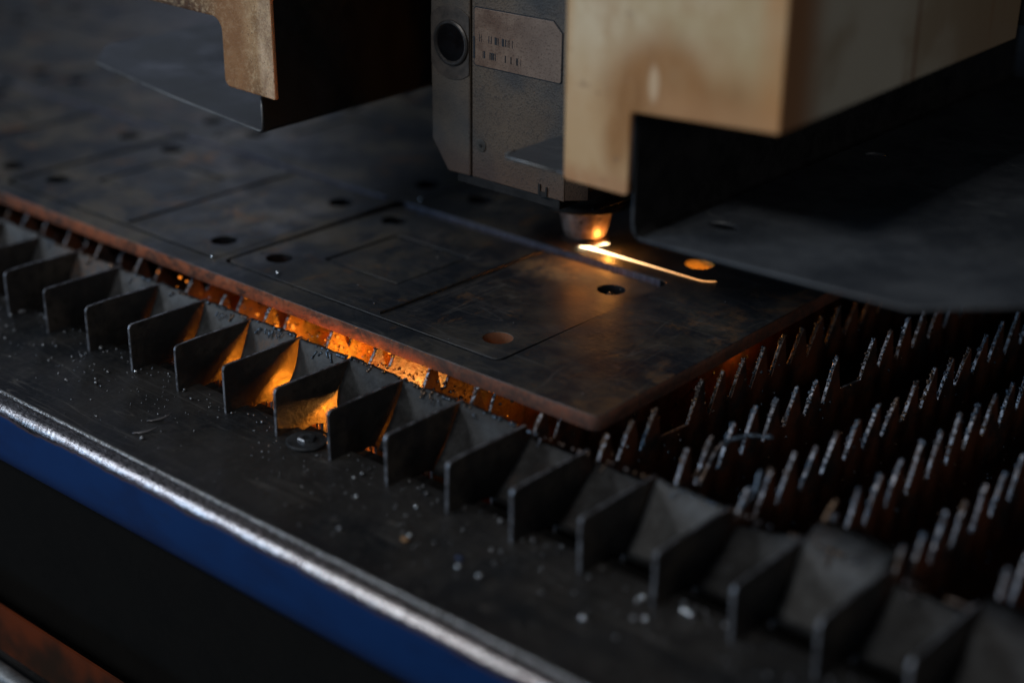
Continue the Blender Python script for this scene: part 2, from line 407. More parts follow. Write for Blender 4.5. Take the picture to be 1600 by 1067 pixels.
def add_box(bm, a, b):
    x0, y0, z0 = a; x1, y1, z1 = b
    v = [bm.verts.new(p) for p in ((x0,y0,z0),(x1,y0,z0),(x1,y1,z0),(x0,y1,z0),(x0,y0,z1),(x1,y0,z1),(x1,y1,z1),(x0,y1,z1))]
    for f in ((0,3,2,1),(4,5,6,7),(0,1,5,4),(1,2,6,5),(2,3,7,6),(3,0,4,7)): bm.faces.new([v[i] for i in f])
def box(name, a, b, mat, parent=None, bev=0., loc=None):
    bm = bmesh.new(); add_box(bm, a, b)
    if bev: bmesh.ops.bevel(bm, geom=bm.edges[:], offset=bev, segments=2, affect='EDGES', profile=.5)
    return frombm(name, bm, mat, parent, loc if loc is not None else ((a[0]+b[0])/2, (a[1]+b[1])/2, a[2]))
def prism(name, pts, axis, a0, a1, mat, parent=None, bev=0., loc=None, seg=2, smooth=False, steps=1):
    """extrude a closed 2-D outline along an axis; pts are (u,v) = the two other axes in order"""
    bm = bmesh.new()
    def P(u, v, t): return {'X': (t, u, v), 'Y': (u, t, v), 'Z': (u, v, t)}[axis]
    rings = [[bm.verts.new(P(u, v, a0 + (a1-a0)*i/steps)) for u, v in pts] for i in range(steps+1)]
    n = len(pts)
    bm.faces.new(rings[0]); bm.faces.new(rings[-1][::-1])
    for r0, r1 in zip(rings, rings[1:]):
        for i in range(n): bm.faces.new((r0[i], r0[(i+1) % n], r1[(i+1) % n], r1[i]))
    bmesh.ops.recalc_face_normals(bm, faces=bm.faces[:])
    if bev:
        es = [e for e in bm.edges if len(e.link_faces) == 2 and e.calc_face_angle(0) > .6]
        bmesh.ops.bevel(bm, geom=es, offset=bev, segments=seg, affect='EDGES', profile=.5)
    return frombm(name, bm, mat, parent, loc if loc is not None else P(pts[0][0], pts[0][1], a0), smooth)
def lathe(name, prof, centre, mat, parent=None, n=48, axis='Z', smooth=True, closed=False):
    bm = bmesh.new(); C = Vector(centre); rings = []
    for r, h in prof:
        ring = []
        for i in range(n):
            a = 2*math.pi*i/n; p = (r*math.cos(a), r*math.sin(a), h)
            if axis == 'Y': p = (p[0], -p[2], p[1])     # h points to -Y
            ring.append(bm.verts.new(C + Vector(p)))
        rings.append(ring)
    for r0, r1 in zip(rings, rings[1:]):
        for i in range(n): bm.faces.new((r0[i], r0[(i+1) % n], r1[(i+1) % n], r1[i]))
    bm.faces.new(rings[0][::-1]); bm.faces.new(rings[-1])
    bmesh.ops.recalc_face_normals(bm, faces=bm.faces[:])
    o = frombm(name, bm, mat, parent, centre, False)
    for p in o.data.polygons: p.use_smooth = smooth and len(p.vertices) == 4
    o.data.set_sharp_from_angle(angle=R(35)) if hasattr(o.data, 'set_sharp_from_angle') else None
    return o
def _ico(sub):
    t = bmesh.new(); bmesh.ops.create_icosphere(t, subdivisions=sub, radius=1.0)
    r = ([tuple(v.co) for v in t.verts], [[v.index for v in f.verts] for f in t.faces]); t.free(); return r
ICO = {1: _ico(1), 2: _ico(2)}
def add_blob(bm, c, r, jit=.25, sub=1, scale=(1, 1, 1)):
    V, F = ICO[sub]; u = random.uniform; vs = []
    for x, y, z in V:
        d = r*(1+u(-jit, jit)); vs.append(bm.verts.new((c[0]+x*scale[0]*d, c[1]+y*scale[1]*d, c[2]+z*scale[2]*d)))
    for f in F: bm.faces.new([vs[i] for i in f])
def add_tube(bm, pts, rad, n=7):
    pts = [Vector(p) for p in pts]; rings = []
    if not isinstance(rad, (list, tuple)): rad = [rad]*len(pts)
    for i, p in enumerate(pts):
        t = (pts[min(i+1, len(pts)-1)] - pts[max(i-1, 0)]).normalized()
        a = t.orthogonal().normalized(); b = t.cross(a)
        rings.append([bm.verts.new(p + (a*math.cos(2*math.pi*j/n) + b*math.sin(2*math.pi*j/n))*rad[i]) for j in range(n)])
    for r0, r1 in zip(rings, rings[1:]):
        for j in range(n): bm.faces.new((r0[j], r0[(j+1) % n], r1[(j+1) % n], r1[j]))
    bm.faces.new(rings[0][::-1]); bm.faces.new(rings[-1])
def rrect(x0, y0, x1, y1, r, seg=5):
    out = []
    for cx, cy, a0 in ((x1-r, y1-r, 0), (x0+r, y1-r, 90), (x0+r, y0+r, 180), (x1-r, y0+r, 270)):
        for i in range(seg+1):
            a = R(a0 + 90*i/seg); out.append((cx + r*math.cos(a), cy + r*math.sin(a)))
    return out
def circle(cx, cy, r, n=28, sx=1.):
    return [(cx + sx*r*math.cos(2*math.pi*i/n), cy + r*math.sin(2*math.pi*i/n)) for i in range(n)]
def plate(name, outlines, z0, z1, mats, parent=None, loc=(0, 0, 0), bev=.0003, kerfmat=None):
    """flat plate with holes (first outline is the rim), filled as a 2-D curve and turned into a mesh"""
    cu = bpy.data.curves.new('tmp', 'CURVE'); cu.dimensions = '2D'; cu.fill_mode = 'BOTH'
    cu.extrude = (z1-z0)/2 - bev; cu.bevel_depth = bev; cu.bevel_resolution = 0
    for pts in outlines:
        s = cu.splines.new('POLY'); s.points.add(len(pts)-1); s.use_cyclic_u = True
        for i, (x, y) in enumerate(pts): s.points[i].co = (x, y, 0, 1)
    o = bpy.data.objects.new('tmp', cu); COL.objects.link(o)
    dg = bpy.context.evaluated_depsgraph_get(); dg.update()
    me = bpy.data.meshes.new_from_object(o.evaluated_get(dg)); me.name = name
    bpy.data.objects.remove(o); bpy.data.curves.remove(cu)
    loc = Vector(loc); zc = (z0+z1)/2
    me.transform(Matrix.Translation(Vector((0, 0, zc)) - loc))
    me.materials.clear()
    ob = link(name, me, mats, parent, loc)
    if kerfmat is not None:
        me.materials.append(kerfmat)
        for p in me.polygons:
            if abs(p.normal.z) < .9: p.material_index = 1
    return ob

# ------------------------------------------------------------------ the hall floor
o = box('floor', (-6, -6, -.95), (6, 6, -.90), M_floor); o['kind'] = 'structure'

# ------------------------------------------------------------------ cutting table
XA, XB = -.75, 1.15
T = thing('cutting_table', 'blue framed steel cutting table with a worn shiny front edge and dark deck', 'table', (.2, -.05, -.9))
# front beam: rounded top, face, big radius underneath
prof = [(.012, -.0032)]
r = .0092
for i in range(9):
    a = R(90 + 90*i/8); prof.append((-.0800 + r*math.cos(a), -.0032 - r + r*math.sin(a)))
r2 = .028
for i in range(9):
    a = R(180 + 90*i/8); prof.append((-.0892 + r2 + r2*math.cos(a), -.0350 + r2*math.sin(a)))
prof.append((.012, -.0640))
beam = prism('front_beam', prof, 'X', XA, XB, M_beam, T, smooth=False, steps=1)
for p in beam.data.polygons: p.use_smooth = len(p.vertices) == 4 and abs(p.normal.x) < .5
dk = prism('deck_sheet', [(-.0785, -.003), (-.0785, -.0008), (-.0777, 0), (.0175, 0), (.0175, -.003)], 'X', XA, XB, M_deck, T)
# ground bright lip of the deck sheet, slightly wavy
bm = bmesh.new(); pts = []
N = 420
for i in range(N+1):
    x = XA + (XB-XA)*i/N
    pts.append((x, -.0786 + .0004*mn.noise((x*60, 0, 0)), -.0010 + .0003*mn.noise((x*90, 5, 0))))
add_tube(bm, pts, [.0011 + .0005*mn.noise((x[0]*130, 9, 0)) for x in pts], 8)
frombm('deck_lip', bm, M_rim, T, (.2, -.0786, -.001), True)
prism('support_strip', [(-.0052, 0.0001), (-.0032, .00035), (.0178, .00035), (.0178, .0001)], 'X', XA, XB, M_deck, T)
box('inner_wall', (XA, .0135, -.32), (XB, .0172, -.0035), M_inner, T)
box('glow_blocker', (XA, .0178, -.030), (XB, .0372, -.0085), M_void, T)  # added black block that hides the orange glow below the tabs
box('recess_shade', (XA, -.055, -.21), (XB, -.045, -.0655), M_void, T)
box('glow_strip', (XA, -.0985, -.204), (XB, -.0962, -.1640), M_glow_strip, T)  # thin strip carrying the painted orange reflection
prism('lower_rail', [(-.112+.008*math.cos(a), -.2095+.008*math.sin(a)) for a in [2*math.pi*i/14 for i in range(14)]], 'X', XA, XB, M_rail, T, smooth=True)
box('under_panel', (XA, -.090, -.895), (XB, -.050, -.2185), M_black, T)
box('slag_tray', (XA, .02, -.34), (XB, 1.25, -.32), M_inner, T)
box('back_wall', (XA, 1.20, -.32), (XB, 1.22, .0), M_inner, T)
for x in (XA, XB-.02): box('end_wall', (x, .02, -.3195), (x+.02, 1.199, -.002), M_inner, T)

# deflector plates between the slat ends, each with hanging slag drips
KMIN, KMAX = -4, 20
GAP = {2: .004, 3: .006, 4: .008, 5: .0095, 6: .0120, 7: .002}    # the plates stand off the slats, wider at the foot
for k in range(KMIN, KMAX):
    x0, x1 = .05*k + .0018, .05*k + .0482
    rnd = random.Random(100+k)
    yt, zt = .0650 + rnd.uniform(-.001, .001), .0330 + rnd.uniform(-.001, .001)
    yb, zb = .0385, -.0060
    bm = bmesh.new(); NX, NZ = 14, 8; grid = []
    curl = {13: 1.0, 15: .5, 12: -1.2, 10: -.35, 16: -.6}.get(k, rnd.uniform(-.25, .05) if k > 7 else 0)
    sag = {12: .9}.get(k, rnd.uniform(-.12, .12))
    for side in (0, 1):
        g = []
        for j in range(NZ+1):
            row = []
            for i in range(NX+1):
                t = j/NZ; gl = GAP.get(k, 0)*max(0., 1-t/{4: .8, 6: .42, 7: .9}.get(k, 1.0))**.8; x = x0 + gl + (x1-x0-gl)*i/NX
                y = yb + (yt-yb)*(t + .06*math.sin(math.pi*t)); z = zb + (zt-zb)*t
                if curl > 0 and t > .5:
                    a = (t-.5)*2; y += .020*curl*a*a; z += .012*curl*math.sin(a*2.2)*.9 - .006*curl*a*a
                if curl < 0: z += -.010*t; y += .008*t
                y += .0016*mn.noise((x*45, t*3, k)); z += sag*(i/NX-.5)*.012*t + .0012*mn.noise((x*60, k*7, 3))*t; z += (t > .9)*.0016*mn.noise((x*210, 3, k))
                row.append(bm.verts.new((x, y + side*.0016, z + side*.0008)))
            g.append(row)
        grid.append(g)
    A, B = grid
    for j in range(NZ):
        for i in range(NX):
            bm.faces.new((A[j][i], A[j][i+1], A[j+1][i+1], A[j+1][i])); bm.faces.new((B[j][i], B[j+1][i], B[j+1][i+1], B[j][i+1]))
    for j in range(NZ):
        bm.faces.new((A[j][0], A[j+1][0], B[j+1][0], B[j][0])); bm.faces.new((A[j][NX], B[j][NX], B[j+1][NX], A[j+1][NX]))
    for i in range(NX):
        bm.faces.new((A[NZ][i], A[NZ][i+1], B[NZ][i+1], B[NZ][i])); bm.faces.new((A[0][i], B[0][i], B[0][i+1], A[0][i+1]))
    bmesh.ops.recalc_face_normals(bm, faces=bm.faces[:])
    D = frombm('deflector_plate', bm, M_ramp_shade if (k >= 6 and k not in (11, 13)) else M_ramp, T, ((x0+x1)/2, yb, zb), True)
    if -1 <= k <= 14:
        bm = bmesh.new()
        nd = {3: 5, 4: 6, 5: 4, 7: 5}.get(k, 1); xs0 = rnd.uniform(.25, .45)
        for d_ in range(nd):
            x = x0 + (x1-x0)*(xs0 + .085*d_ + rnd.uniform(-.02, .02)); L = rnd.uniform(.0025, .0065); r = rnd.uniform(.00045, .0008)
            t0 = rnd.uniform(.94, 1.0)
            P0 = Vector((x, yb+(yt-yb)*t0-.0014, zb+(zt-zb)*t0)); dr = Vector((rnd.uniform(-.05, .05), -(yt-yb)*.8, -(zt-zb))).normalized()
            add_tube(bm, [P0, P0+dr*L*.5, P0+dr*L], [r*1.3, r*.7, r*.9], 6)
            add_blob(bm, P0+dr*L, r*1.35, .1, 1)
        random.seed(k+500)
        for _ in range(10):
            x = rnd.uniform(x0, x1); add_blob(bm, (x, yt-.0005, zt+.0003), rnd.uniform(.0006, .0016), .3, 1)
        s = frombm('slag_drips', bm, M_slag, D, ((x0+x1)/2, yt, zt), True)

# ------------------------------------------------------------------ slats
PH = {11: .0033, 12: .0127, 13: .0035, 14: .0097}
ORD = ['first','second','third','fourth','fifth','sixth','seventh','eighth','ninth','tenth','eleventh','twelfth','thirteenth','fourteenth','fifteenth','sixteenth','seventeenth','eighteenth','nineteenth','twentieth','twenty-first','twenty-second','twenty-third','twenty-fourth','twenty-fifth']
def slat_profile(k, rnd):
    P = 0.0243; ph = PH.get(k, rnd.uniform(0, P))
    h = .0345 + rnd.uniform(-.0006, .0006)
    pts = [(.0, -.0000), (.0, h-.0030), (.0010, h-.0008), (.0030, h), (.020, h+rnd.uniform(-.0004, .0004)), (.040, h-.0006), (.0700, h-.0014)]
    y = ph
    while y < .082: y += P
    while y < 1.12:
        tip = .0376 + (rnd.uniform(-.006, .0004) if rnd.random() < .3 else rnd.uniform(-.0015, .0004)) + (rnd.uniform(0, .005) if k > 10 and rnd.random() < .35 else 0); tw = rnd.uniform(.0006, .0022); vz = .0125 + rnd.uniform(-.002, .002)
        lean = rnd.uniform(.0135, .0165)
        if y > .12 and rnd.random() < .05: y += P; continue
        seg = [(y-lean, vz), (y-lean*.72, vz+(tip-vz)*.34), (y-lean*.42, vz+(tip-vz)*.64), (y-lean*.2, vz+(tip-vz)*.84), (y, tip), (y+tw, tip-.0004), (y+tw+.0022, vz+.012), (y+tw+.0040, vz+.003)]
        if pts[-1][0] < .075:
            seg = seg[1:] if seg[0][0] < .072 else seg
            seg = [s for s in seg if s[0] > .0705]
        for q in seg: pts.append((q[0]+rnd.uniform(-.0004, .0004), q[1]+rnd.uniform(-.0005, .0005)))
        y += P
    pts += [(1.14, .010), (1.14, -.16), (.0400, -.16), (.0395, -.0050)]
    # ragged underside of the tab
    for q in (.034, .028, .022, .0182): pts.append((q, -.0030 + rnd.uniform(-.0006, .0006)))
    pts += [(.0180, -.0000)]
    return pts, h
for k in range(KMIN, KMAX+1):
    rnd = random.Random(k*13+5); x = .05*k
    lean = rnd.uniform(-.0006, .0006)
    S = thing('toothed_bar', 'x', 'slat', (x, 0, 0), 'toothed support slats standing across the table')
    pts, h = slat_profile(k, rnd)
    S.rotation_euler = (0, R(rnd.uniform(-1.3, 1.3)), R(rnd.uniform(-.3, .3)))
    b = prism('slat_blade', pts, 'X', x-.0013, x+.0013, M_slat, S, .00035, (x, 0, 0), 1)
    bm = bmesh.new()
    yy = [p for p in pts if p[0] > .075 and p[1] > .008 and p[0] < (.9)]
    random.seed(k+900)
    cnt = 0
    for i in range(len(yy)-1):
        a, c = yy[i], yy[i+1]
        up_ = c[1] > a[1]
        for _ in range(5 if up_ else 1):
            t = rnd.random(); y = a[0]+(c[0]-a[0])*t; z = a[1]+(c[1]-a[1])*t
            rr = rnd.uniform(.0005, .0013)
            add_blob(bm, (x + rnd.uniform(-.0013, .0013), y - .0002, z), rr, .3, 1); cnt += 1
    for _ in range(60):
        y = rnd.uniform(.07, .55); add_blob(bm, (x+.0016, y, rnd.uniform(-.03, .022)), rnd.uniform(.0005, .0014), .3, 1)
    if 3 <= k <= 7:
        for _ in range(110):
            y = rnd.uniform(.07, .20); add_blob(bm, (x+.0014, y, .03-(y-.07)*.5+rnd.uniform(-.02, .006)), rnd.uniform(.0004, .0011), .35, 1)
    frombm('slag_crust', bm, M_slag, S, (x, .4, .02), True)['kind'] = 'stuff'
    if 2 <= k <= 8:       # frozen drop under the tab
        bm = bmesh.new(); y0 = .0352
        add_tube(bm, [(x+.0005, y0, -.0025), (x+.0005, y0+.0004, -.006), (x+.0005, y0+.0006, -.0100)], [.0010, .0008, .0003], 6)
        frombm('slag_drip', bm, M_slag, S, (x, y0, -.003), True)
    S['_k'] = k
slats = [o for o in COL.objects if o.name.startswith('toothed_bar')]
where = {-4: 'farthest left', -3: 'second from the far left end', -2: 'third from the far left end', -1: 'fourth from the far left end'}
for S in slats:
    k = S['_k']; del S['_k']
    if k < 0: S['label'] = 'dark steel slat past the left edge, ' + where[k]
    elif k == 5: S['label'] = 'slat whose end tab glows brightest orange, two tabs left of the washer'
    elif k == 6: S['label'] = 'slat with orange lower corner standing directly left of the washer'
    elif k == 4: S['label'] = 'slat with a round orange glow on its tab, fifth tab from the left'
    elif k == 3: S['label'] = 'dark slat with only a faint orange corner, fourth tab from the left'
    elif k < 10: S['label'] = 'dark steel slat with rounded end tab under the rusty sheet, %s tab from the left' % ORD[k]
    elif k <= 14: S['label'] = 'blurred dark slat right of the rusty sheet corner, %s tab from the left' % ORD[k]
    else: S['label'] = 'blurred toothed slat near the right edge of the photo, %s from the left' % ORD[k]

# curled slag threads on the slat teeth at the right
def thread(pts, r, label):
    bm = bmesh.new(); n = 14; P = [Vector(p) for p in pts]; out = []
    for i in range(len(P)-1):
        p0, p1, p2, p3 = P[max(i-1, 0)], P[i], P[i+1], P[min(i+2, len(P)-1)]
        for j in range(6):
            t = j/6; out.append(.5*((2*p1) + (-p0+p2)*t + (2*p0-5*p1+4*p2-p3)*t*t + (-p0+3*p1-3*p2+p3)*t**3))
    out.append(P[-1]); add_tube(bm, out, [r*(1+.3*math.sin(i*1.7)) for i in range(len(out))], 7)
    for q in out[::2]: add_blob(bm, q, r*1.2, .3, 1)
    tag(frombm('slag_thread', bm, M_slag, None, pts[0], True), label, 'slag', 'curled threads of slag on the slats')
thread([(.552, .112, .012), (.552, .122, .024), (.553, .132, .031), (.560, .146, .0335), (.572, .156, .033)], .0014, 'curled hook of slag bending over the teeth right of the sheet corner')
thread([(.602, .078, .028), (.602, .085, .030), (.602, .092, .034), (.601, .098, .043)], .0013, 'short bent thread of slag on the slat below the curled hook')
thread([(.652, .068, .030), (.652, .078, .033), (.652, .086, .040), (.653, .092, .046)], .0013, 'upturned slag thread beside the bent block near the bottom right')

# ------------------------------------------------------------------ work sheet (skeleton) and cut panels
ZT, TH = .048, .0105
XR, YF = .4955, .0830
TW, TD, TX, TY = .266, .178, .278, .202
rows = []
for j in range(4):
    off = 0.131 if j == 0 else .152
    y0 = .105 if j == 0 else .307 + (j-1)*.196
    for i in range(-4, 1):
        x0 = off + i*TX
        if j > 0 and i == 0: continue
        rows.append((x0, y0, j, i))
sheetT = thing('steel_sheet', 'thick dark steel sheet with rusty front edge lying on the slats', 'steel sheet', (-.2, .5, ZT-TH))
outer = [(XR-.004, YF), (XR, YF+.003)] 
rng = random.Random(3); pts = []
for i in range(90): pts.append((-1.25 + (XR-.006+1.25)*i/89, YF + rng.uniform(-.0003, .0003)))
pts += [(XR-.002, YF+.0012), (XR, YF+.004)]
for i in range(1, 60): pts.append((XR - .012*i/59*.9 + rng.uniform(-.0003, .0003), YF+.004 + (1.16-YF)*i/59))
pts += [(-1.25, 1.17)]
holes = []
for (x0, y0, j, i) in rows:
    if j == 0:
        holes.append(rrect(x0-.0028, y0-(.0026 if i == 0 else .0046), x0+TW+.0028, y0+TD+.0060, .007))
    else: holes.append(rrect(x0-.0026, y0-.0026, x0+TW+.0026, y0+TD+.0026, .007))
CX0 = .152
for cx, cy in ((.3938, .334), (CX0+.024, .334)): holes.append(circle(cx, cy, .0110))
plate('sheet_skeleton', [pts]+holes, ZT-TH, ZT, M_sheet, sheetT, (-.2, .5, ZT-TH), .0004, None)
hcount = 0
for (x0, y0, j, i) in rows:
    HO = [(.024, .030), (TW-.024, .0275), (.024, TD-.028), (TW-.024, TD-.0285)]
    outs = [rrect(x0, y0, x0+TW, y0+TD, .006)] + [circle(x0+a, y0+b, .0104) for a, b in HO]
    sx, sy = x0+.049, y0+.051
    outs.append(rrect(sx, sy, sx+.0765, sy+.0765, .0008, 1))
    c = (x0+TW/2, y0+TD/2, ZT-TH)
    lab = {(0, 0): 'large dark %s right of the small white bead, under the nozzle',
           (0, -1): 'grey %s in the front row, left of the small white bead',
           (0, -2): 'blurred %s in the front row at the left edge of the photo',
           (0, -3): 'front row %s past the left edge, third from the nozzle', (0, -4): 'front row %s past the left edge, fourth from the nozzle',
           (1, -1): 'blurred %s in the second row, right behind the wide slot', (1, -2): 'blurred %s in the second row, below the left guard plate'
           }.get((j, i), 'far blurred %s, ' + ORD[j] + ' row from the front, ' + ORD[-i-1] + ' from the cutting head')
    pz = ZT-TH
    p = plate('steel_blank', outs, pz, ZT-.0003, M_sheet, None, c, .0003, None)
    tag(p, lab % 'cut blank', 'steel panel', 'rectangular panels cut from the sheet')
    if j == 0 and i == 0: p.rotation_euler = (R(-.95), 0, 0); p.location.z -= .0012
    elif j == 0: p.rotation_euler = (R(-.25), 0, 0); p.location.z -= .0007
    else: p.location.z -= rng.uniform(.0002, .0008)
    if j == 0:
        bm = bmesh.new(); xs = x0+.156
        add_tube(bm, [(xs+.0006*mn.noise((yy_*40, xs, 0)), yy_, ZT-.0006) for yy_ in [y0+.003+.171*t_/24 for t_ in range(25)]], .0009, 6)
        frombm('score_line', bm, M_black, p, (xs, y0, ZT))
    q = plate('steel_offcut', [rrect(sx+.0028, sy+.0030, sx+.0737, sy+.0733, .0008, 1)], pz, ZT-.0006, M_sheet, None, (sx+.038, sy+.038, pz), .0003, None)
    tag(q, lab.replace('large ', '').replace('dark ', '') % 'blank\'s small loose square', 'steel square', 'loose squares inside the panels')
    if j == 0:
        ang, sink = (.95, .0012) if i == 0 else (.25, .0007)
        q.rotation_euler = (R(-ang), 0, 0); q.location.z -= sink + (sy+.038 - c[1])*math.sin(R(ang)) + .0002
    else: q.location.z -= .001
# far wall of the wide front-row slot is a bright striated laser cut
bm = bmesh.new()
for (x0, y0, j, i) in rows:
    if j: continue
    add_box(bm, (x0+.004, y0+TD+.00545, ZT-TH+.0005), (x0+TW-.006, y0+TD+.0059, ZT-.0004))
frombm('cut_wall', bm, M_kerf, sheetT, (-.2, .288, ZT-TH))
bm = bmesh.new()
# faint scribed circle mark
add_tube(bm, [(.3293+.012*math.cos(a), .1473+.012*math.sin(a), ZT-.0015-.0003) for a in [2*math.pi*i/32 for i in range(33)]], .0004, 5)
sc = frombm('scribed_ring', bm, M_rustchip, sheetT, (.3293, .1473, ZT-.002))

# molten line of the running cut, and the jet under the nozzle
CUT = thing('molten_cut', 'white hot cutting line running right from the nozzle tip', 'molten cut', (.3076, .305, ZT))
bm = bmesh.new(); top = []; bot = []
n = 60
for i in range(n+1):
    t = i/n; x = .3060 + (.4235-.3060)*t
    yc = .3052 + .0006*t + (0 if t < .90 else .0062*((t-.90)/.1)**2)
    wd = (.0022*(1-t)**3.2 + .00020)*(1 if t < .93 else max(.12, (1-t)/.07)); wd *= 1+.10*mn.noise((x*500, 1, 2))
    for s, L in ((1, top), (-1, bot)): L.append((bm.verts.new((x, yc+s*wd*.55, ZT+.0005)), bm.verts.new((x, yc+s*wd, ZT+.0001))))
for i in range(n):
    bm.faces.new((top[i][0], bot[i][0], bot[i+1][0], top[i+1][0]))
    for L in (top, bot): bm.faces.new((L[i][0], L[i+1][0], L[i+1][1], L[i][1]))
bmesh.ops.recalc_face_normals(bm, faces=bm.faces[:])
frombm('molten_line', bm, M_whitehot, CUT, (.36, .305, ZT))
lathe('plasma_spot', [(.0002, .0006), (.0030, .0006), (.0042, .0012), (.0024, .0022), (.0008, .0036)], (.3078, .3045, ZT), M_whitehot, CUT, 20)
bm = bmesh.new()
add_tube(bm, [(.3075, .3048, ZT-.012), (.3072, .303, ZT-.05), (.3105, .298, ZT-.12)], [.0012, .0022, .004], 8)
frombm('spark_jet', bm, M_hot, CUT, (.3076, .305, ZT-.012))
# flat hot sliver lying against the nozzle foot
bm = bmesh.new()
add_tube(bm, [(.3095, .3050, ZT+.0012), (.3160, .3095, ZT+.0022), (.3245, .3140, ZT+.0040)], [.0013, .0008, .0003], 7)
frombm('flame_lick', bm, M_whitehot, CUT, (.31, .305, ZT+.001), True)

# glowing sparks and embers resting on slats under the sheet
bm = bmesh.new(); rnd = random.Random(11)
for k, n, sp in ((1, 4, .7), (2, 7, .8), (3, 9, .9), (4, 9, 1.), (5, 9, 1.), (6, 3, 1), (7, 26, .6), (8, 4, .5)):
    for _ in range(n):
        y = rnd.uniform(.078, .20); z = .034 - (y-.07)*.35 + rnd.uniform(-.012, .004)
        add_blob(bm, (.05*k+.0022, y, z), rnd.uniform(.0004, .0015)*sp, .25, 1)
o = frombm('glowing_spatter', bm, M_ember, None, (.2, .12, .0), True); tag(o, 'glowing orange spatter stuck to the slats under the sheet', 'sparks'); o['kind'] = 'stuff'

# ------------------------------------------------------------------ carriage cover (arch shaped, scorched cream)
CV = thing('machine_cover', 'scorched cream sheet metal cover arching over the cutting head', 'machine cover', (.32, .25, .181))
YC = .102
def arc(cx, cz, r, a0, a1, n=6): return [(cx+r*math.cos(R(a0+(a1-a0)*i/n)), cz+r*math.sin(R(a0+(a1-a0)*i/n))) for i in range(n+1)]
zl, zn, zb = .1815, .2300, .2378
front = [(.594, .80), (.594, zb-.0008), (.499+.003, zn+.0012)]
front += [(.4985, zn+.0006), (.4976, zn-.001)]
front += [(.4972, zl+.006)] + arc(.4942, zl+.003, .003, 0, -90)[0:] + arc(.4531, zl+.003, .003, 270, 180)
front += [(.4501, .60), (.194, .60)]
front += [(.1940, zl+.001), (.1934, zl)] + arc(.1512, zl+.0070, .006, 270, 180)
front += [(.1452, .219)] + arc(.1452-.010, zn-.010, .010, 0, 90)[1:] + [(.030, zn+.001), (.030, .80)]
# left leg flares a touch: its lower part is pulled to the right like the bent original
front = [((x+.0035*max(0, (.235-z)/.05) if x < .30 and z < .235 and x > .18 else x), z) for x, z in front]
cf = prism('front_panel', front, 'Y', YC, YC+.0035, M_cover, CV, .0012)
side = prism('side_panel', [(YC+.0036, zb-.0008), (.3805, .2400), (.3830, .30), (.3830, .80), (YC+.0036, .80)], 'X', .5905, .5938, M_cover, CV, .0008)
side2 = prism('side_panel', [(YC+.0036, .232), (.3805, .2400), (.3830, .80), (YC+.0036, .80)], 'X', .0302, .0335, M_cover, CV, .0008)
box('bottom_panel', (.502, YC+.0037, .2405), (.5903, .380, .2425), M_black, CV)
box('bottom_panel', (.034, YC+.0037, .2405), (.140, .380, .2425), M_black, CV)
box('rear_body', (.034, .3840, .2480), (.62, 1.10, .80), M_black, CV)
box('top_panel', (.030, YC, .8005), (.594, .383, .8035), M_cover, CV)
box('crossbeam', (-.9, 1.101, .14), (1.4, 1.35, .95), M_black, CV)

# folded guards left and right of the arch
def guard(name, label, xs, ys_front, zprof, wall_x, back, holes, wall_top, mirror):
    pass
G = thing('guard_plate', 'dark folded sheet metal guard with slotted holes, right of the cutting head', 'guard', (.55, .2, .15))
gp = plate('guard_floor', [[(.4955, .1180), (.6690, .1180), (.7220, .1650), (.7400, .62), (.4955, .62)], circle(.5204, .168, .0060, 20, 1.7), circle(.5174, .3559, .0060, 20, 1.4)], -.001, .001, M_guard, G, (.4955, .1180, 0), .0004)
gp.location = Vector((.4955, .1180, .1506)) - G.location; gp.rotation_euler = (0, R(-1.5), 0)
# wall and bend, as one extruded L
prof = [(.4955, .1497), (.4955, .1517)] + [(.4955-.0045*math.sin(R(a)), .1562-.0045*math.cos(R(a))) for a in (15, 30, 45, 60, 75, 90)] + [(.4910, .46), (.4890, .46)] + [(.4955-.0065*math.sin(R(a)), .1562-.0065*math.cos(R(a))) for a in (90, 75, 60, 45, 30, 15)]
prism('guard_wall', prof, 'Y', .1185, .62, [M_black], G, .0003)
bm = bmesh.new()
add_tube(bm, [(.4900, .1183, .225), (.4900, .1183, .160), (.4912, .1183, .1545), (.4945, .1183, .1512), (.500, .1183, .1508)], .00105, 7)
frombm('guard_edge', bm, M_guard, G, (.49, .118, .16), True)
G2 = thing('guard_plate', 'dark folded sheet metal guard with clipped corner, left of the cutting head', 'guard', (.1, .2, .16))
bm = bmesh.new()
vs = [(-.0550, .1470, .1705), (-.0281, .1180, .1669), (.0645, .1180, .1572), (.1600, .1180, .1503), (.1600, .62, .1503), (.0645, .62, .1572), (-.0550, .62, .1705)]
topv = [bm.verts.new(v) for v in vs]; botv = [bm.verts.new((v[0], v[1], v[2]-.0018)) for v in vs]
for idx in ((0, 1, 2, 5, 6), (2, 3, 4, 5)):
    bm.faces.new([topv[i] for i in idx]); bm.faces.new([botv[i] for i in idx][::-1])
for i in range(7): bm.faces.new((topv[i], botv[i], botv[(i+1) % 7], topv[(i+1) % 7]))
bmesh.ops.recalc_face_normals(bm, faces=bm.faces[:])
frombm('guard_floor', bm, M_guard, G2, (.1, .118, .15))
prof = [(.1600, .1485), (.1600, .1503)] + [(.1620+.0015*math.sin(R(a)), .1518-.0015*math.cos(R(a))) for a in (20, 45, 70, 90)] + [(.1635, .20), (.1650, .46), (.1670, .46), (.1653, .20)] + [(.1620+.0033*math.sin(R(a)), .1518-.0033*math.cos(R(a))) for a in (90, 70, 45, 20)]
prism('guard_wall', prof, 'Y', .1185, .62, M_black, G2, .0003)
bm = bmesh.new()
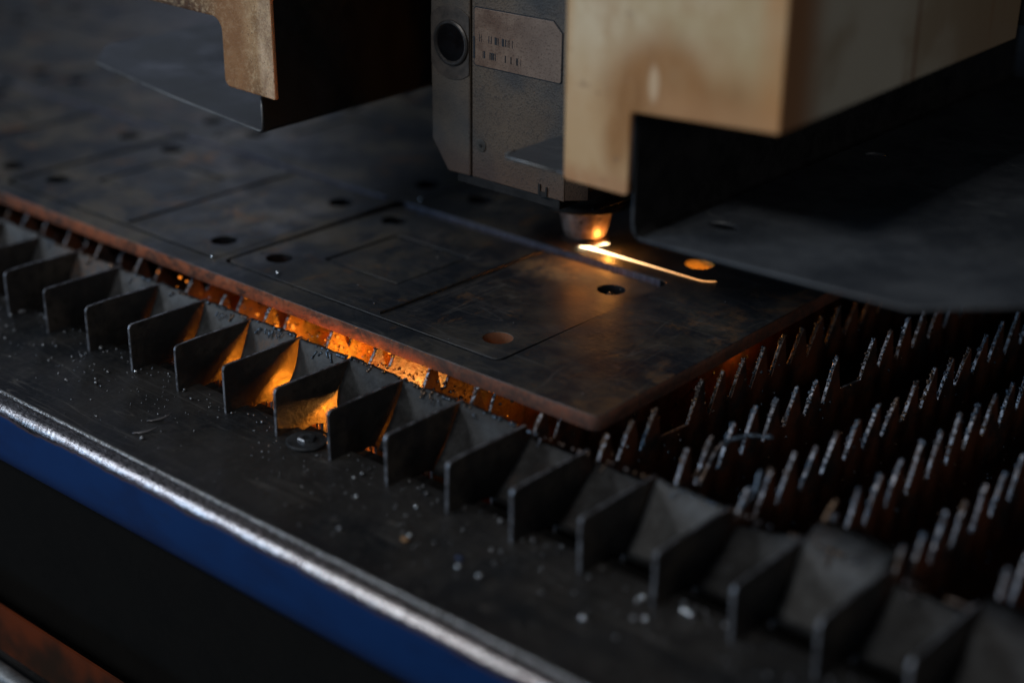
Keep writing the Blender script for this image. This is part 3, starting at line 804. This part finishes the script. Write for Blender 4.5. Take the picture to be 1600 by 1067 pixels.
add_tube(bm, [(-.0281, .1178, .1664), (.0645, .1178, .1567), (.1615, .1178, .1498), (.1640, .1178, .1512), (.1645, .1178, .158), (.1645, .1178, .175)], .0007, 6)
frombm('guard_edge', bm, M_rail, G2, (.1, .118, .16), True)
box('motion_block', (.172, .40, .24), (.48, .62, .60), M_black, thing('carriage_block', 'black carriage block in the dark behind the cutting head', 'machine part', (.32, .5, .24)))
# small flange plate behind the right leg
fl = plate('flange_plate', [[(.3900, .1200), (.452, .1200), (.4880, .1205), (.4880, .2600), (.387, .2600), (.3855, .1380), (.3860, .1250)]], .1768, .1785, M_guard, None, (.44, .19, .1768), .0004)
tag(fl, 'small dark plate with bright rubbed edge in front of the head, behind the right leg', 'bracket')
bm = bmesh.new(); add_tube(bm, [(.3858, .1330, .1782), (.3860, .1252, .1778), (.3900, .1198, .1778), (.4300, .1196, .1778)], [.0009, .0013, .0012, .0007], 7)
frombm('rubbed_edge', bm, M_rail, fl, (.395, .12, .178), True)

# ------------------------------------------------------------------ cutting head
H = thing('laser_cutter', 'brown speckled laser cutting head with copper nozzle, port and scorched label', 'cutting head', (.3076, .305, .0525))
YH = .200
prism('side_block', [(.2506, .1449), (.2659, .1236), (.2871, .1240), (.2871, .56), (.2506, .56)], 'Y', YH, .405, M_head, H, .0012)
prism('main_block', [(.2883, .1240), (.3716, .1240), (.3716, .56), (.2883, .56)], 'Y', YH+.0006, .405, M_head, H, .0010)
prism('corner_facet', [(.3719, YH+.0012), (.3830, YH+.012), (.3830, .400), (.3719, .404)], 'Z', .1250, .555, M_head, H, .0004)
box('block_foot', (.272, .2030, .1165), (.366, .400, .1236), M_black, H, .001)
bm = bmesh.new()
for a, b in (((.3495, YH-.0004, .1245), (.3512, YH+.002, .1325)), ((.3560, YH-.0004, .1245), (.3572, YH+.002, .1315)), ((.3515, YH-.0003, .1243), (.3560, YH+.002, .1275))): add_box(bm, a, b)
frombm('notch', bm, M_black, H, (.353, YH, .124))
# port: recessed tube with collar, clipped to the block like the original
bm = bmesh.new(); ring = []
rc = .0257; cx, cz = .2704, .2162
prism('port_collar', [(max(.2512, min(.2866, cx+rc*math.cos(a))), cz+rc*math.sin(a)) for a in [2*math.pi*i/56 for i in range(56)]], 'Y', YH-.0006, YH+.001, plain('worn_collar', (.058, .047, .040), .55, .3, .3, 90, .3), H, .0002)
lathe('port_rim', [(.0140, .0006), (.0158, .0006), (.0158, .0016), (.0147, .0024), (.0136, .0024), (.0125, .0010), (.0125, -.0005)], (cx, YH, cz), plain('dark_rim', (.045, .042, .042), .4, .5, .3), H, 48, 'Y')
lathe('port_lens', [(.0128, .0007), (.0128, .0012), (.0004, .0012)], (cx, YH, cz), plain('black_glass', (.004, .004, .005), .12, 0, .2, 60, 0), H, 40, 'Y')
# label
lz = lambda x: 0
prism('label_recess', [(.2919, .2444), (.2908, .2428), (.2908, .2052), (.2920, .2040), (.3664, .2042), (.3679, .2056), (.3682, .2380), (.3602, .2452)], 'Y', YH+.0001, YH+.0009, M_ink, H)
lab = prism('name_label', [(.2924, .2437), (.2914, .2425), (.2914, .2055), (.2924, .2046), (.3660, .2048), (.3673, .2060), (.3676, .2375), (.3600, .2445)], 'Y', YH-.0002, YH+.0008, M_tag, H, .0002)
bm = bmesh.new()
px2x = lambda u: .2958 + (u-749)/(802-749)*(.3260-.2958)
r1 = [(150, 3), (172, 2), (262, 4), (290, 5), (340, 9), (352, 5), (372, 5), (425, 8), (437, 5), (462, 6), (490, 3), (505, 2), (540, 3)]
for u, wd in r1:
    x = px2x(730+u/7.62); add_box(bm, (x-wd*.00007, YH-.0004, .2212), (x+wd*.00007, YH+.0001, .2262))
for u, wd in [(190, 2), (208, 9), (275, 5), (293, 6), (310, 6), (322, 3), (340, 4), (455, 2), (463, 3), (522, 2), (530, 2), (590, 3), (602, 5), (640, 1.5)]:
    x = px2x(730+u/7.62); add_box(bm, (x-wd*.00007, YH-.0004, .2104), (x+wd*.00007, YH+.0001, .2152))
frombm('print_marks', bm, M_ink, lab, (.31, YH, .21))
box('burnt_edge', (.2905, YH-.0005, .2090), (.2921, YH+.0002, .2240), M_ink, lab, .0001)
sw = lathe('screw', [(.0046, .0000), (.0046, .0003), (.0040, .0004), (.0012, .0004)], (.2970, YH+.0004, .1484), plain('dark_screw', (.05, .045, .04), .45, .4), H, 28, 'Y')
lathe('screw_socket', [(.0012, .0), (.0012, .0002), (.0003, .0002)], (.2970, YH-.0002, .1484), M_black, sw, 8, 'Y')
# nozzle stack
NX_, NY_ = .3085, .3050
lathe('lower_disc', [(.034, .0845), (.0352, .0852), (.0352, .0895), (.034, .0905), (.029, .0915), (.029, .1165)], (NX_, NY_, 0), plain('blackened_disc', (.022, .018, .016), .38, .5, .3), H, 72)
nz = lathe('nozzle_cone', [(.0145, .0580), (.0164, .0620), (.0180, .0690), (.0196, .0760), (.0196, .0845)], (NX_, NY_, 0), M_nozzle, H, 64)
lathe('nozzle_collar', [(.0095, .0528), (.0140, .0533), (.0168, .0545), (.0176, .0560), (.0176, .0573), (.0162, .0580)], (NX_, NY_, 0), plain('knurled_collar', (.07, .045, .035), .4, .6, .3, 700, 1.), nz, 64)
lathe('nozzle_tip', [(.0022, .0502), (.0032, .0502), (.0080, .0530)], (NX_, NY_, 0), M_nozzle, nz, 32)
bm = bmesh.new(); add_tube(bm, [(.366, .24, .108), (.360, .28, .103), (.352, .32, .099), (.343, .35, .096)], .0015, 8)
frombm('sensor_cable', bm, M_black, H, (.36, .28, .1), True)

# ------------------------------------------------------------------ washer and bolt on the support strip
W = thing('washer', 'dark round washer with a socket bolt on the deck between two slat ends', 'washer', (.3225, .0062, .0012))
lathe('ring', [(.0062, .0), (.0128, .0), (.0134, .0006), (.0134, .0014), (.0126, .0020), (.0064, .0020)], (.3225, .0062, .0012), plain('oily_black_steel', (.05, .055, .062), .35, .6, .3), W, 40)
lathe('bolt_head', [(.0061, .0), (.0061, .0034), (.0054, .0041), (.0028, .0041), (.0026, .0020), (.0004, .0020)], (.3225, .0062, .0012), plain('bolt_steel', (.09, .10, .115), .32, .7, .4), W, 6)

# ------------------------------------------------------------------ beads, chips, shavings
def bead(loc, r, label, mat=None, sc=(1, 1, .8)):
    bm = bmesh.new(); random.seed(int(loc[0]*9999)); add_blob(bm, (loc[0], loc[1], loc[2]+r*.7), r, .06, 2, sc)
    tag(frombm('slag_bead', bm, mat or M_bead, None, loc, True), label, 'slag bead', 'loose metal beads')
bead((.1195, .1010, ZT), .0017, 'tiny white bead between the two front panels on the sheet')
bead((.1560, .2515, ZT-.008), .0030, 'bright bead in the back left hole of the large dark panel')
bead((.0975, .2487, ZT-.006), .0026, 'bright bead in the back right hole of the grey panel')
bead((.1432, .2986, ZT), .0020, 'bright bead on the sheet behind the wide slot')
bead((.3735, .2530, ZT-.0090), .0034, 'round bead in the hole just below the white hot cut')
bead((.1790, .1120, ZT), .0016, 'small pale chip near the front edge of the large dark panel')
DB = [((.5800, -.0335), .0021, 'brightest single bead on the deck below the slat tabs'), ((.6170, .0060), .0025, 'big twin bead between two tabs at the lower right, left one'),
      ((.6212, .0052), .0022, 'big twin bead between two tabs at the lower right, right one'), ((.4960, -.0395), .0017, 'pale bead on the deck right of the rusty chip'),
      ((.5110, -.0390), .0018, 'pale bead second right of the rusty chip'), ((.6050, -.0125), .0020, 'grey bead on the deck under the big twin beads'),
      ((.4520, -.0330), .0014, 'small bluish bead left above the rusty chip'), ((.3960, -.0210), .0013, 'bead on the deck below the seventh and eighth tabs'),
      ((.4320, -.0070), .0012, 'bead on the deck above the rusty chip'), ((.1560, -.0010), .0016, 'shiny bead at the foot of the fourth tab from left'),
      ((.5930, .0020), .0021, 'bead beside the foot of the twelfth slat tab'), ((.3780, -.0060), .0012, 'bead on the deck right below the washer')]
for (x, y), r, l in DB: bead((x, y, .0011 if y > -.003 else .0), r, l)
bead((.4540, -.0390, 0), .0026, 'brown rusty chip on the deck near the shiny front edge', M_rustchip, (1.1, .8, .5))
bead((.4905, -.0330, 0), .0020, 'small blue paint chip on the deck', M_bluechip, (1.2, .9, .3))
def shaving(x, y, L, ang, label):
    bm = bmesh.new(); pts = []
    for i in range(12):
        t = i/11; pts.append((x + L*t*math.cos(ang) + .0014*math.sin(t*3), y + L*t*math.sin(ang) + .0035*t*t, .0006 + .0022*t*t))
    add_tube(bm, pts, [.0003 + .0007*math.sin(math.pi*(i+.5)/12) for i in range(12)], 6)
    tag(frombm('metal_shaving', bm, plain('shaving_steel', (.10, .10, .11), .4, .6), None, (x, y, 0), True), label, 'shaving', 'curved shavings on the deck')
shaving(.2210, -.0420, .013, R(55), 'upper of two curved metal shavings on the deck')
shaving(.2285, -.0590, .013, R(50), 'lower of two curved metal shavings on the deck')
bm = bmesh.new(); rnd = random.Random(21); random.seed(22)
for _ in range(900):
    x = rnd.uniform(-.12, 1.0)
    y = -.004 - abs(rnd.gauss(0, .030)) if rnd.random() < .6 else rnd.uniform(-.003, .016)
    if y < -.074: continue
    r = min(.0017, .00035*rnd.paretovariate(2.2))
    if abs(((x+.025) % .05)-.025) < .003 and y > -.003: continue
    add_blob(bm, (x, y, (.0011 if y > -.0033 else 0)+r*.6), r, .3, 1)
o = frombm('metal_spatter', bm, plain('spatter_steel', (.20, .215, .24), .28, .8, .5, 300, .3), None, (.3, -.03, 0), True)
tag(o, 'fine dark metal spatter strewn over the deck', 'spatter'); o['kind'] = 'stuff'
bm = bmesh.new(); rnd = random.Random(31); random.seed(32)
for _ in range(160):
    x = rnd.uniform(-.5, .48); y = rnd.uniform(.09, .5); r = min(.0011, .00028*rnd.paretovariate(2.4))
    add_blob(bm, (x, y, ZT+r*.4), r, .3, 1)
for _ in range(40):
    x = rnd.uniform(.325, .360); add_blob(bm, (x, YH+.012+rnd.random()*.002, .1165+rnd.uniform(-.001, .001)), rnd.uniform(.0003, .0008), .3, 1)
o = frombm('metal_dust', bm, plain('dust_steel', (.14, .15, .17), .35, .7, .5, 300, .3), None, (0, .2, ZT), True)
tag(o, 'fine metal grains on top of the steel sheet', 'dust'); o['kind'] = 'stuff'
